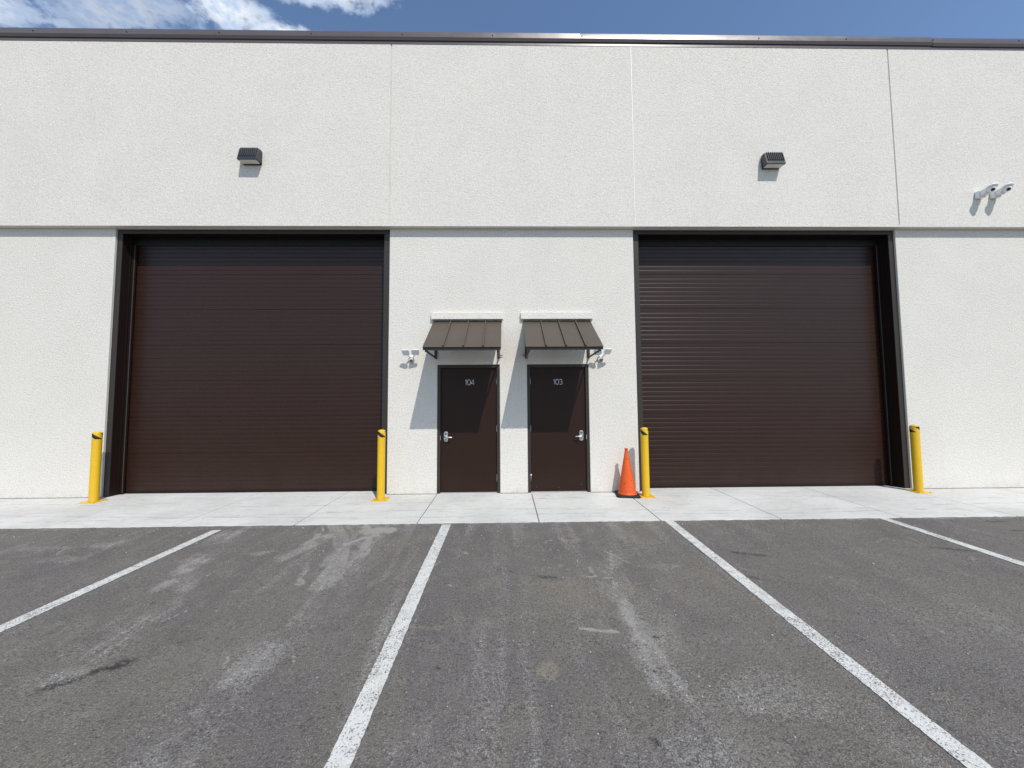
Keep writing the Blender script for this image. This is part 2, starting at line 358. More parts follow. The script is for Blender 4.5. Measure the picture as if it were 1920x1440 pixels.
NZ = np.clip((NZ - 0.5) * 1.5 + 0.5, 0, 1)
NZ2 = 0.5 * vnoise(0.5, 4) + 0.3 * vnoise(0.17, 5) + 0.2 * vnoise(0.06, 6)
WX = (0.6 * vnoise(0.30, 7) + 0.4 * vnoise(0.09, 8) - 0.5); WY = (0.6 * vnoise(0.30, 9) + 0.4 * vnoise(0.09, 10) - 0.5)
def seg_dist(pts, warp):
    D = np.full(X.shape, 1e9); XX = X + warp * WX; YY = Y + warp * WY
    for (x0, y0), (x1, y1) in zip(pts[:-1], pts[1:]):
        dx, dy = x1 - x0, y1 - y0; L2 = dx * dx + dy * dy + 1e-9
        t = np.clip(((XX - x0) * dx + (YY - y0) * dy) / L2, 0, 1)
        D = np.minimum(D, np.hypot(XX - x0 - t * dx, YY - y0 - t * dy))
    return D
def stroke(ch, pts, w, amt, warp=0.1, brk=0.6, soft=1.0):
    d = seg_dist(pts, warp); k = np.clip((w * (1 + 0.5 * soft) - d) / (w * soft + 1e-6), 0, 1); k = k * k * (3 - 2 * k)
    k *= amt * np.clip(1 - brk + brk * 2.0 * (NZ - 0.22) / 0.5, 0, 1.4)
    if w > 0.03 and brk > 0.5: k = k * np.clip(0.15 + 1.9 * (AN - 0.18), 0, 1.5)
    ST[..., ch] = np.maximum(ST[..., ch], k)
def blob(ch, x, y, rx, ry, amt, warp=0.12, brk=0.5, rot=0.0):
    XX = X + warp * WX - x; YY = Y + warp * WY - y; c, s = math.cos(rot), math.sin(rot)
    d = np.hypot((XX * c + YY * s) / rx, (-XX * s + YY * c) / ry); k = np.clip(1.4 - d, 0, 1); k = np.minimum(k * 1.6, 1)
    k *= amt * 0.8 * np.clip(1 - brk + brk * 2.0 * (NZ2 - 0.22) / 0.5, 0, 1.4)
    ST[..., ch] = np.maximum(ST[..., ch], k)
# chalky tyre paths, concrete dust and scuffs as they lie on the lot
stroke(0, [(-1.53, -1.5), (-1.50, -2.4), (-1.45, -3.2), (-1.47, -4.2), (-1.50, -6.5)], 0.13, 0.42, 0.16, 0.6)
stroke(0, [(-1.72, -1.45), (-1.50, -1.9), (-1.44, -2.3)], 0.06, 0.55, 0.12, 0.8)
stroke(0, [(-3.25, -1.6), (-2.95, -2.5), (-2.68, -3.2), (-2.52, -3.9), (-2.45, -6.5)], 0.16, 0.40, 0.2, 0.7)
stroke(0, [(-2.27, -1.45), (-2.05, -2.0), (-1.92, -2.45), (-1.75, -2.85)], 0.045, 0.60, 0.07, 0.9)
stroke(0, [(-2.10, -1.40), (-1.87, -1.75), (-1.80, -2.1), (-1.72, -2.5)], 0.035, 0.42, 0.03, 0.5)
stroke(0, [(-1.96, -1.40), (-1.74, -1.72), (-1.66, -2.1)], 0.035, 0.36, 0.03, 0.5)
stroke(0, [(0.78, -2.7), (0.84, -3.1), (0.92, -3.5), (0.87, -4.0), (0.84, -4.6), (0.8, -6.5)], 0.11, 0.42, 0.16, 0.8)
stroke(0, [(1.25, -1.5), (1.15, -2.2), (1.0, -2.7)], 0.10, 0.30, 0.2, 0.9)
stroke(0, [(0.50, -3.525), (0.74, -3.56)], 0.016, 0.95, 0.02, 0.3)
stroke(0, [(0.63, -2.775), (0.77, -2.81), (0.90, -2.82)], 0.007, 1.0, 0.015, 0.3)
stroke(0, [(0.76, -2.68), (0.785, -2.80)], 0.006, 0.9, 0.01, 0.3)
stroke(0, [(1.06, -2.25), (0.90, -2.9), (0.86, -3.1), (0.81, -3.2)], 0.005, 0.75, 0.02, 0.3)
stroke(0, [(1.02, -2.30), (1.16, -2.55)], 0.006, 0.7, 0.02, 0.4)
for k in range(6): stroke(0, [(4.1 + 0.26 * k + 0.05 * random.random(), -1.5), (3.9 + 0.25 * k, -6.5)], 0.02 + 0.03 * random.random(), 0.14, 0.2, 0.9)
for k in range(7): stroke(0, [(-6.2 + 0.33 * k, -1.45), (-6.3 + 0.35 * k, -5.5)], 0.02 + 0.05 * random.random(), 0.22, 0.2, 0.9)
stroke(0, [(-9.5, -1.42), (9.5, -1.42)], 0.035, 0.35, 0.10, 1.0)
for x, y, rx, ry, a in ((-2.45, -2.2, .12, .05, .5), (-2.2, -2.28, .10, .03, .5), (1.43, -2.62, .18, .07, .4), (0.93, -3.61, .15, .10, .35), (-4.4, -2.3, .25, .08, .4), (-4.3, -1.93, .2, .08, .45), (-4.9, -2.0, .3, .05, .4), (1.5, -2.1, .2, .18, .4),
                        (1.4, -4.1, .30, .16, .35), (-0.1, -3.9, .12, .2, .25), (0.2, -3.35, .2, .08, .25), (-2.9, -4.4, .4, .3, .28), (3.1, -3.4, .5, .3, .18), (-0.25, -2.5, .3, .2, .16)): blob(0, x, y, rx, ry, a)
for x, y, rx, ry, a in ((0.68, -1.97, .13, .07, .75), (1.33, -1.89, .14, .08, .6), (1.70, -1.9, .12, .06, .35), (0.79, -3.13, .04, .02, .5), (0.49, -2.60, .035, .035, .7), (0.36, -3.02, .06, .05, .35), (0.28, -3.2, .07, .02, .5), (0.27, -3.33, .025, .03, .6),
                        (0.25, -3.91, .058, .075, .75), (0.32, -3.78, .12, .03, .35), (-0.52, -3.47, .13, .022, .65), (-0.36, -3.43, .10, .02, .4), (-0.9, -3.6, .12, .04, .35), (-1.0, -3.3, .1, .03, .3), (2.3, -1.75, .3, .12, .25), (0.08, -4.2, .09, .12, .35), (-0.2, -2.9, .2, .12, .28),
                        (-3.05, -3.3, .07, .03, .4), (0.98, -3.75, .10, .05, .35), (1.15, -3.1, .1, .04, .3), (-1.9, -4.0, .15, .1, .25), (0.2, -2.2, .35, .2, .22), (3.5, -1.6, .4, .08, .25)): blob(1, x, y, rx, ry, a, 0.10)
for x, y, rx, ry, a, ro in ((-2.30, -3.79, .075, .045, 1.0, .5), (-2.38, -3.84, .04, .025, .9, 0), (-2.47, -3.93, .09, .03, 1.0, .6), (-2.55, -4.0, .03, .02, .7, 0), (0.35, -2.80, .085, .022, .95, -.2), (0.68, -1.93, .06, .02, .7, 0), (2.34, -2.36, .09, .022, .9, -.4), (2.50, -2.42, .08, .03, .8, -.3),
                            (2.12, -2.86, .07, .025, .7, -.4), (4.52, -2.34, .16, .03, .7, -.3), (5.88, -1.85, .10, .02, .9, 0), (6.02, -1.55, .12, .02, .8, 0), (-0.40, -3.865, .016, .012, 1.3, 0), (0.97, -3.62, .018, .012, 1.2, 0), (0.675, -4.355, .016, .012, 1.3, 0), (0.84, -3.93, .012, .009, 1.3, 0), (-2.8, -4.35, .05, .02, .6, .4)): blob(2, x, y, rx, ry, a, 0.03 if rx > .02 else 0.0, 0.1, ro)
for k in range(260):
    x, y = random.uniform(-6.5, 7), -1.42 - abs(random.gauss(0, 1.6)); a = random.gauss(1.45, 0.5); l = random.uniform(.03, .20)
    stroke(0 if random.random() < .7 else 1, [(x, y), (x + l * math.cos(a), y + l * math.sin(a))], random.uniform(.005, .012), random.uniform(.2, .6), 0.10, 0.8)
for k in range(60):
    blob(2, random.uniform(-5, 6), random.uniform(-5.5, -1.6), random.uniform(.010, .03), random.uniform(.006, .014), random.uniform(.4, .9), 0.02, 0.2, random.uniform(-1, 1))
for k in range(80):
    x, y, a = random.uniform(-5, 6), random.uniform(-5.5, -1.6), random.uniform(0, 3.1); l = random.uniform(.02, .09)
    stroke(0, [(x, y), (x + l * math.cos(a), y + l * math.sin(a))], 0.005, random.uniform(.3, .8), 0.01, 0.3)
# printed tyre band with crisp edges curving off the pavement, and chalk dragged beside it
stroke(0, [(-2.13, -1.39), (-1.90, -1.75), (-1.72, -2.10), (-1.60, -2.50), (-1.56, -2.9)], 0.085, 0.48, 0.0, 0.2, 0.12)
stroke(0, [(-1.74, -2.02), (-1.62, -1.86), (-1.50, -1.74)], 0.018, 1.0, 0.05, 0.6)
stroke(0, [(-2.22, -1.5), (-2.15, -1.62)], 0.012, 0.9, 0.03, 0.5)
blob(0, -1.55, -1.60, .22, .12, .75, 0.2, 0.8); blob(0, -2.08, -2.0, .09, .35, .7, 0.15, 0.9, -0.2); blob(0, -1.5, -1.9, .12, .2, .5, 0.15, 0.9)
stroke(1, [(-2.25, -2.95), (-1.9, -2.75), (-1.55, -2.55)], 0.02, 0.6, 0.08, 0.7)
# faint overall drag of dust along the stalls
F = np.clip((0.5 * vnoise2(0.06, 1.1, 31, 0.03) + 0.3 * vnoise2(0.25, 1.6, 32) + 0.2 * vnoise2(0.03, 0.3, 33, -0.02)) * 2.2 - 0.95, 0, 1) * 0.55
ST[..., 0] = np.maximum(ST[..., 0], F * np.clip(1.25 - np.abs(X - 0.2) / 4.2, 0.12, 1))
F2 = np.clip((0.6 * vnoise(0.8, 34) + 0.4 * vnoise(0.2, 35)) * 2.4 - 1.25, 0, 1) * 0.45
ST[..., 1] = np.maximum(ST[..., 1], F2)
ST = np.clip(ST, 0, 1)
V = np.stack([X.ravel(), Y.ravel(), (SL * Y + AOFF).ravel()], 1)
idx = np.arange(nx * ny).reshape(ny, nx)
Q = np.stack([idx[:-1, :-1].ravel(), idx[1:, :-1].ravel(), idx[1:, 1:].ravel(), idx[:-1, 1:].ravel()], 1)
outer = []
def gv(x, y, off=AOFF): outer.append((x, y, gz(y) + off)); return nx * ny + len(outer) - 1
FAR = 900.0; extra = []
def oquad(x0, x1, y0, y1): extra.append([gv(x0, y0), gv(x1, y0), gv(x1, y1), gv(x0, y1)])
oquad(-FAR, -GX, GY1, EDGE); oquad(GX, FAR, GY1, EDGE)
for x0, x1 in ((-FAR, -GX), (-GX, GX), (GX, FAR)):
    oquad(x0, x1, -25.0, GY1); oquad(x0, x1, -FAR, -25.0)
a_, b_, c_, d_ = gv(-FAR, EDGE), gv(FAR, EDGE), gv(FAR, EDGE, -0.08), gv(-FAR, EDGE, -0.08); extra.append([a_, b_, c_, d_])
e_, g_ = gv(FAR, 0, -0.08), gv(-FAR, 0, -0.08); extra.append([d_, c_, e_, g_])
h_, i_ = gv(FAR, FAR, -0.08), gv(-FAR, FAR, -0.08); extra.append([g_, e_, h_, i_])
me = bpy.data.meshes.new('asphalt_lot'); allv = np.vstack([V, np.array(outer)]); allq = np.vstack([Q, np.array(extra)])
me.vertices.add(len(allv)); me.vertices.foreach_set('co', allv.ravel().astype(np.float32))
me.loops.add(len(allq) * 4); me.loops.foreach_set('vertex_index', allq.ravel().astype(np.int32))
me.polygons.add(len(allq)); me.polygons.foreach_set('loop_start', np.arange(0, len(allq) * 4, 4, dtype=np.int32)); me.polygons.foreach_set('loop_total', np.full(len(allq), 4, dtype=np.int32))
me.update(calc_edges=True)
ca = me.color_attributes.new('stain', 'FLOAT_COLOR', 'POINT'); cb = np.zeros((len(allv), 4), np.float32); cb[:, 3] = 1; cb[:nx * ny, :3] = ST.reshape(-1, 3); ca.data.foreach_set('color', cb.ravel())
me.materials.append(M_ASPH)
lot = bpy.data.objects.new('asphalt_lot', me); COL.objects.link(lot); tag(lot, kind='structure')

# pavement of tooled concrete slabs, falling slightly to the lot
joints = [-17.9, -16.37, -14.84, -13.31, -11.78, -10.25, -8.72, -7.19, -5.66, -4.09, -2.62, -1.112, 0.41, 1.94, 3.47, 5.02, 6.53, 8.06, 9.59, 11.12, 12.65, 14.18, 15.71, 17.24]
OPEN = [(-6.447, -1.926), (2.175, 6.705)]           # roll-up openings
DOORS = [(-1.124, -0.092, 2.098), (0.352, 1.378, 2.098)]
bm_s = MB()
def slab(x0, x1, y0, y1, jag=False):
    g = 0.0055; x0 += g; x1 -= g; y1 -= 0.003
    front = [(x0, y0), (x1, y0)]
    if jag:
        n = 26; front = [(x0 + (x1 - x0) * i / n, y0 + (random.uniform(-0.012, 0.006) if 0 < i < n else 0)) for i in range(n + 1)]
    pts = front + [(x1, y1), (x0, y1)]; n = len(pts)
    top = [(x, y, gz(y)) for x, y in pts]; bot = [(x, y, gz(y) - 0.07) for x, y in pts]
    bm_s.add(top + bot, [tuple(range(n))] + [(i, i + n, (i + 1) % n + n, (i + 1) % n) for i in range(n)])
for a, b in zip(joints[:-1], joints[1:]): slab(a, b, EDGE, -0.012, True)
for (a, b) in OPEN:
    cuts = [a] + [j for j in joints if a + .1 < j < b - .1] + [b]
    for c, d in zip(cuts[:-1], cuts[1:]): slab(c, d, -0.006, 0.60)
for (a, b, _) in DOORS: slab(a, b, -0.006, 0.30)
pav = bm_s.build('pavement', M_CONC, bevel=0.003, seg=1); tag(pav, kind='structure')

# parking lines
for (xa, ya, xb, yb) in ((-3.450, -1.53, -3.49, -4.2), (-0.737, -1.437, -0.724, -5.0), (2.037, -1.392, 1.975, -5.2), (4.775, -1.400, 4.735, -4.2)):
    L = 6.9 + ya; n = 220; vs = []; w = 0.0545
    for i in range(n + 1):
        y = ya - L * i / n; x = xa + (xb - xa) * (y - ya) / (yb - ya)
        vs += [(x - w + random.uniform(-.0025, .0025), y, SL * y + AOFF + 0.004), (x + w + random.uniform(-.0025, .0025), y, SL * y + AOFF + 0.004)]
    mb = MB().add(vs, [(2 * i, 2 * i + 2, 2 * i + 3, 2 * i + 1) for i in range(n)])
    o = mb.build('parking_line', M_LINE); tag(o, kind='structure', group='painted parking lines')

# loose grit
gb = MB()
for k in range(420):
    near = random.random()
    y = EDGE - 0.02 - abs(random.gauss(0, 0.5)) if near < 0.45 else random.uniform(-6.0, -1.42)
    x = random.uniform(-7.5, 7.5) if near < .6 else random.gauss(1.2, 1.0)
    if y > -0.5: continue
    s = random.uniform(.003, .007) * (1.4 if random.random() < .08 else 1)
    R_ = Matrix.Rotation(random.uniform(0, 6.3), 4, 'Z') @ Matrix.Rotation(random.uniform(0, 1), 4, 'X')
    c = Vector((x, y, SL * y + AOFF + s * 0.6)); ps = [R_ @ (Vector(v) * s * random.uniform(.8, 1.2)) + c for v in ((1, 0, 0), (-1, .2, 0), (0, 1, .1), (.1, -1, 0), (0, 0, .8), (0, 0, -.8))]
    gb.add(ps, [(0, 2, 4), (2, 1, 4), (1, 3, 4), (3, 0, 4), (2, 0, 5), (1, 2, 5), (3, 1, 5), (0, 3, 5)])
M_GRIT = simple('grit_stone', (0.40, 0.38, 0.35), 0.9)
o = gb.build('gravel', M_GRIT); tag(o, 'pale loose grit scattered over the dark asphalt', 'gravel', kind='stuff')

# ------------------------------------------------------------------ building
bld = thing('warehouse_building', 'off-white stucco warehouse with brown roll-up doors and dark metal coping', 'building', (0, 0, 0))
def wall_grid(xb, zb, holes, y0, y1, front_fn=None):
    """solid slab in x/z between planes y0 (front) and y1 (back) with rectangular holes; shared vertices"""
    mb = MB(); vid = {}
    def vv(x, y, z):
        k = (round(x, 5), round(y, 5), round(z, 5))
        if k not in vid: vid[k] = len(mb.v); mb.v.append((x, y, z))
        return vid[k]
    def solid(i, j):
        if i < 0 or j < 0 or i >= len(xb) - 1 or j >= len(zb) - 1: return False
        cx, cz = (xb[i] + xb[i + 1]) / 2, (zb[j] + zb[j + 1]) / 2
        return not any(a < cx < b and c < cz < d for a, b, c, d in holes)
    for i in range(len(xb) - 1):
        for j in range(len(zb) - 1):
            if not solid(i, j): continue
            x0, x1, z0, z1 = xb[i], xb[i + 1], zb[j], zb[j + 1]
            F = [[vv(x0, y0, z0), vv(x1, y0, z0), vv(x1, y0, z1), vv(x0, y0, z1)], [vv(x0, y1, z0), vv(x0, y1, z1), vv(x1, y1, z1), vv(x1, y1, z0)]]
            if not solid(i - 1, j): F.append([vv(x0, y0, z0), vv(x0, y0, z1), vv(x0, y1, z1), vv(x0, y1, z0)])
            if not solid(i + 1, j): F.append([vv(x1, y0, z0), vv(x1, y1, z0), vv(x1, y1, z1), vv(x1, y0, z1)])
            if not solid(i, j - 1): F.append([vv(x0, y0, z0), vv(x0, y1, z0), vv(x1, y1, z0), vv(x1, y0, z0)])
            if not solid(i, j + 1): F.append([vv(x0, y0, z1), vv(x1, y0, z1), vv(x1, y1, z1), vv(x0, y1, z1)])
            for f in F: mb.f.append(f); mb.smooth.append(False)
    return mb
WX0, WX1, WT = -17.5, 17.5, 0.30
LED, TOP = 4.392, 7.60
UPY = -0.096
holes = [(a, b, -1, LED + 1) for a, b in OPEN] + [(a, b, -1, z) for a, b, z in DOORS]
xb = sorted({WX0, WX1, *[v for o_ in OPEN for v in o_], *[v for d in DOORS for v in d[:2]]})
wall_grid(xb, [0.0, 2.098, LED], holes, 0.0, WT).build('lower_wall', M_STUCCO, bld, bevel=0.006)
# dark weep base strip: slim sealant line where stucco meets slab
edges = [WX0, OPEN[0][0], OPEN[0][1], DOORS[0][0], DOORS[0][1], DOORS[1][0], DOORS[1][1], OPEN[1][0], OPEN[1][1], WX1]
M_FOOT = simple('footing_sealant', (0.30, 0.26, 0.19), 0.9)
for a, b in zip(edges[0::2], edges[1::2]): MB().box(a + .002, b - .002, 0.004, 0.2, -0.03, -0.001).build('wall_footing', M_FOOT, bld)
# upper wall, 96 mm proud, with vertical reveal joints
grooves = [(-15.4, .010, .010), (-10.9, .010, .010), (-6.432, .006, .005), (-1.907, .010, .014), (2.187, .008, .005), (6.682, .013, .014), (11.2, .010, .010), (15.7, .01, .01)]
prof = [(WX0, UPY)]
for gx, hw, dp in grooves: prof += [(gx - hw, UPY), (gx - hw * .55, UPY + dp), (gx + hw * .55, UPY + dp), (gx + hw, UPY)]
prof += [(WX1, UPY), (WX1, WT), (WX0, WT)]
n = len(prof); JB = LED + 0.035
up = MB(); up.add([(x, y, JB) for x, y in prof] + [(x, y, TOP) for x, y in prof], [(i, (i + 1) % n, n + (i + 1) % n, n + i) for i in range(n)] + [tuple(n + i for i in range(n))])
up.add([(WX0, UPY, LED), (WX1, UPY, LED), (WX1, WT, LED), (WX0, WT, LED), (WX0, UPY, JB), (WX1, UPY, JB), (WX1, WT, JB), (WX0, WT, JB)], [(0, 1, 2, 3), (0, 4, 5, 1), (1, 5, 6, 2), (3, 2, 6, 7), (0, 3, 7, 4), (4, 7, 6, 5)])
up.build('upper_wall', M_STUCCO, bld)
# pale stop bead in the open joint by the third panel
MB().box(2.182, 2.192, UPY - .0015, UPY + .0045, JB, TOP - .03).build('joint_bead', simple('bead_white', (0.86, 0.85, 0.83), 0.5), bld)
# side and rear walls, roof
MB().box(WX0 + .002, WX0 + .3, WT, 16, 0, TOP - .01).build('side_wall', M_STUCCO, bld)
MB().box(WX1 - .3, WX1 - .002, WT, 16, 0, TOP - .01).build('side_wall', M_STUCCO, bld)
MB().box(WX0, WX1, 16, 16.3, 0, TOP).build('rear_wall', M_STUCCO, bld)
MB().box(WX0 + .3, WX1 - .3, WT, 16, 7.0, 7.1).build('roof', M_ROOF, bld)

# coping: strip against the stucco, kicked lip, face leaning back, top
def coping(x0, x1, tilt, dz, seed):
    r = random.Random(seed); n = max(2, int((x1 - x0) / 0.18)); vs = []; prof_n = 7
    w = [r.uniform(-1, 1) for _ in range(n + 1)]
    for i in range(n + 1):
        t = i / n; x = x0 + (x1 - x0) * t
        wv = 0.0012 * math.sin(x * 2.1 + seed) + 0.0006 * w[i]
        lean = tilt[0] + (tilt[1] - tilt[0]) * t
        pf = [(-0.0975, 7.572), (-0.1005, 7.572), (-0.1005, 7.630), (-0.114, 7.628), (-0.134, 7.671), (-0.134 + math.tan(lean) * 0.062 + wv, 7.726), (-0.134 + math.tan(lean) * .106 + wv + .004, 7.770), (-0.112, 7.786), (0.42, 7.772), (0.42, 7.60)]
        vs += [(x, y, z + dz * (0 if k < 2 else 1)) for k, (y, z) in enumerate(pf)]
    m = 10; fs = [(i * m + k, i * m + k + 1, (i + 1) * m + k + 1, (i + 1) * m + k) for i in range(n) for k in range(m - 1)]
    fs += [tuple(range(m)), tuple(n * m + k for k in range(m))]
    mb = MB().add(vs, fs)
    for i in range(n):
        for k in (4, 5, 6): mb.smooth[i * (m - 1) + k] = False
    o = mb.build('roof_coping', M_COPING, bld)
    return o
secs = [(-17.6, -11.01, (.10, .09), 0, 1), (-11.01, -4.85, (.085, .07), 0, 2), (-4.85, 1.31, (.065, .045), 0, 3), (1.31, 7.47, (.118, .085), 0.002, 4), (7.47, 13.63, (.07, .07), -0.012, 5), (13.63, 17.6, (.08, .08), 0, 6)]
cps = [coping(a + .001, b - .001, t, dz, s) for a, b, t, dz, s in secs]
for k in range(-11, 12):
    x = -0.21 + 1.531 * k
    j = [i for i, s in enumerate(secs) if s[0] <= x < s[1]][0]
    M = Matrix.Translation((x + .02, -0.137 + .0045, 7.712)) @ Matrix.Rotation(math.radians(90), 4, 'X')
    MB().lathe([(.009, -.002), (.009, .005), (.005, .008)], 10, M).build('screw', M_DARK, cps[j])

# stucco bands over the awnings
for a, b in ((-1.224, -0.034), (0.256, 1.457)):
    MB().box(a, b, -0.045, 0.001, 2.842, 2.958).build('trim_band', M_BAND, bld, bevel=0.006)

# roll-up doors
FY, CY_, HEAD = 0.033, 0.258, 4.318
def rollup(xo0, xo1, lw, rw, label):
    xi0, xi1 = xo0 + lw, xo1 - rw
    pitch, n = 0.0762, 57
    prof = []
    for k in range(n):
        z = 0.045 + k * pitch; q = 2.2 if k % 8 == 7 else 1.0
        prof += [(CY_ + 0.0000, z), (CY_ - 0.0010, z + pitch * .5), (CY_, z + pitch - 0.0085), (CY_ + 0.0016 * q, z + pitch - 0.0048), (CY_ + 0.0032 * q, z + pitch - 0.0034), (CY_ + 0.0032 * q, z + pitch - 0.0016), (CY_ + 0.0008, z + pitch - 0.0004)]
    ztop = prof[-1][1]; m = len(prof)
    vs = []; NX = 24
    gx0, gx1 = xi0 + 0.02, xi1 - 0.02
    for i in range(NX + 1):
        x = gx0 + (gx1 - gx0) * i / NX
        for k, (y, z) in enumerate(prof):
            sl = k // 7
            vs.append((x, y + 0.0012 * mnoise.noise(Vector((x * .9, sl * 3.1, 0))), z))
    fs = [(i * m + k, i * m + k + 1, (i + 1) * m + k + 1, (i + 1) * m + k) for i in range(NX) for k in range(m - 1)]
    mb = MB().add(vs, fs); mb.box(gx0, gx1, CY_ + .02, CY_ + .03, 0.045, ztop)
    d = mb.build('roll_up_door', M_CURTAIN, bld, label=label)
    f = MB(); f.box(xo0 + .001, xi0, FY, FY + .012, 0.001, HEAD); f.box(xi1, xo1 - .001, FY, FY + .012, 0.001, HEAD); f.box(xo0 + .001, xo1 - .001, FY, FY + .012, HEAD + .0005, LED - .001)
    f.build('door_frame', M_FRAME, d, bevel=0.003)
    j = MB(); j.box(xi0 - .02, xi0, FY + .0125, .42, 0.001, HEAD + .02); j.box(xi1, xi1 + .02, FY + .0125, .42, 0.001, HEAD + .02); j.box(xi0 - .02, xi1 + .02, FY + .0125, .42, HEAD + .0205, HEAD + .035)
    j.build('jamb_lining', M_JAMB, d)
    for s, x in ((1, xi0), (-1, xi1)):
        g = MB()
        def bx(a, b, *r): g.box(min(x + s * a, x + s * b), max(x + s * a, x + s * b), *r)
        bx(0.0005, 0.010, 0.165, 0.20, 0.001, HEAD + .015); bx(0.0005, 0.055, 0.20, 0.208, 0.001, HEAD - .116); bx(0.047, 0.055, 0.2085, 0.235, 0.001, HEAD - .116)
        g.build('guide_rail', M_JAMB, d, bevel=0.0015)
        MB().box(x + s * .0505 - .0045, x + s * .0505 + .0045, .193, .1995, .03, HEAD - .12).build('edge_strip', M_STRIP, d)
    MB().box(xi0 + .06, xi1 - .06, CY_ - .012, CY_ + .015, 0.012, 0.045).build('bottom_bar', M_JAMB, d, bevel=.002)
    MB().box(xi0 + .06, xi1 - .06, CY_ - .006, CY_ + .010, 0.0, 0.0118).build('bottom_seal', M_RUBBER, d)
    MB().box(xi0 + .001, xi1 - .001, CY_ - .022, CY_ - .014, HEAD - .115, HEAD + .02).build('top_seal', M_DARK, d)
    # hood over the coil, lost in the shade of the head
    MB().box(xi0 - .02, xi1 + .02, .30, .41, HEAD - .10, HEAD + .02).build('coil_hood', M_JAMB, d)
    return d
d1 = rollup(*OPEN[0], 0.088, 0.100, 'brown roll-up door left of the entry doors, in shallower relief')
d1['label'] = 'wide brown roll-up door beside the door numbered 104'
d2 = rollup(*OPEN[1], 0.100, 0.092, 'wide brown roll-up door behind the orange cone')
# pale stop beads down the opening edges
for x0, x1 in ((OPEN[0][0] + .0005, OPEN[0][0] + .004), (OPEN[1][1] - .004, OPEN[1][1] - .0005)):
    MB().box(x0, x1, 0.002, 0.0325, 0.001, LED - .002).build('opening_bead', M_BEAD, bld)

# entry doors
def ribbon(mb, pts, w, d=0.004):
    P2 = [Vector((p[0], p[2])) for p in pts]; closed = (P2[0] - P2[-1]).length < 1e-5; n = len(P2); L, R2 = [], []
    for i in range(n):
        a = P2[i - 1] if i > 0 else (P2[-2] if closed else None); b = P2[i + 1] if i < n - 1 else (P2[1] if closed else None)
        d1 = (P2[i] - a).normalized() if a is not None else None; d2 = (b - P2[i]).normalized() if b is not None else None
        d1 = d1 or d2; d2 = d2 or d1
        n1 = Vector((-d1.y, d1.x)); n2 = Vector((-d2.y, d2.x)); m = n1 + n2
        m = n1 if m.length < 1e-3 else m.normalized(); k = min(1.0 / max(m.dot(n1), 0.35), 2.2)
        L.append(P2[i] + m * w * k); R2.append(P2[i] - m * w * k)
    vs = [(p.x, -d, p.y) for p in L] + [(p.x, -d, p.y) for p in R2] + [(p.x, 0, p.y) for p in L] + [(p.x, 0, p.y) for p in R2]
    fs = []
    for i in range(n - 1):
        fs += [(i, i + 1, n + i + 1, n + i), (i, 2 * n + i, 2 * n + i + 1, i + 1), (n + i, n + i + 1, 3 * n + i + 1, 3 * n + i), (2 * n + i, 3 * n + i, 3 * n + i + 1, 2 * n + i + 1)]
    mb.add(vs, fs)
def digits(txt, h=0.086):
    P = {'1': ([[(-.013, .80), (.002, .97), (.002, 0)]], .033), '0': ([[(.5 * .62 * math.cos(t), .5 + .5 * math.sin(t)) for t in [2 * math.pi * k / 24 for k in range(25)]]], .062),
         '4': ([[(.16, 0), (.16, 1.0), (-.34, .27), (.30, .27)]], .060),
         '3': ([[(-.24 + 0, .86)] + [(.0 + .25 * math.cos(t), .755 + .245 * math.sin(t)) for t in [math.radians(a) for a in range(130, -91, -20)]] + [(.0 + .28 * math.cos(t), .27 + .27 * math.sin(t)) for t in [math.radians(a) for a in range(80, -141, -20)]]], .056)}
    mb = MB(); x = 0; tot = sum(P[c][1] for c in txt); x = -tot / 2
    for c in txt:
        st, adv = P[c]; cx = x + adv / 2; x += adv
        for pl in st:
            if c == '1': pts = [(cx + px, 0, pz * h) for px, pz in pl]
            else: pts = [(cx + px * h, 0, pz * h) for px, pz in pl]
            ribbon(mb, pts, 0.0048)
    return mb
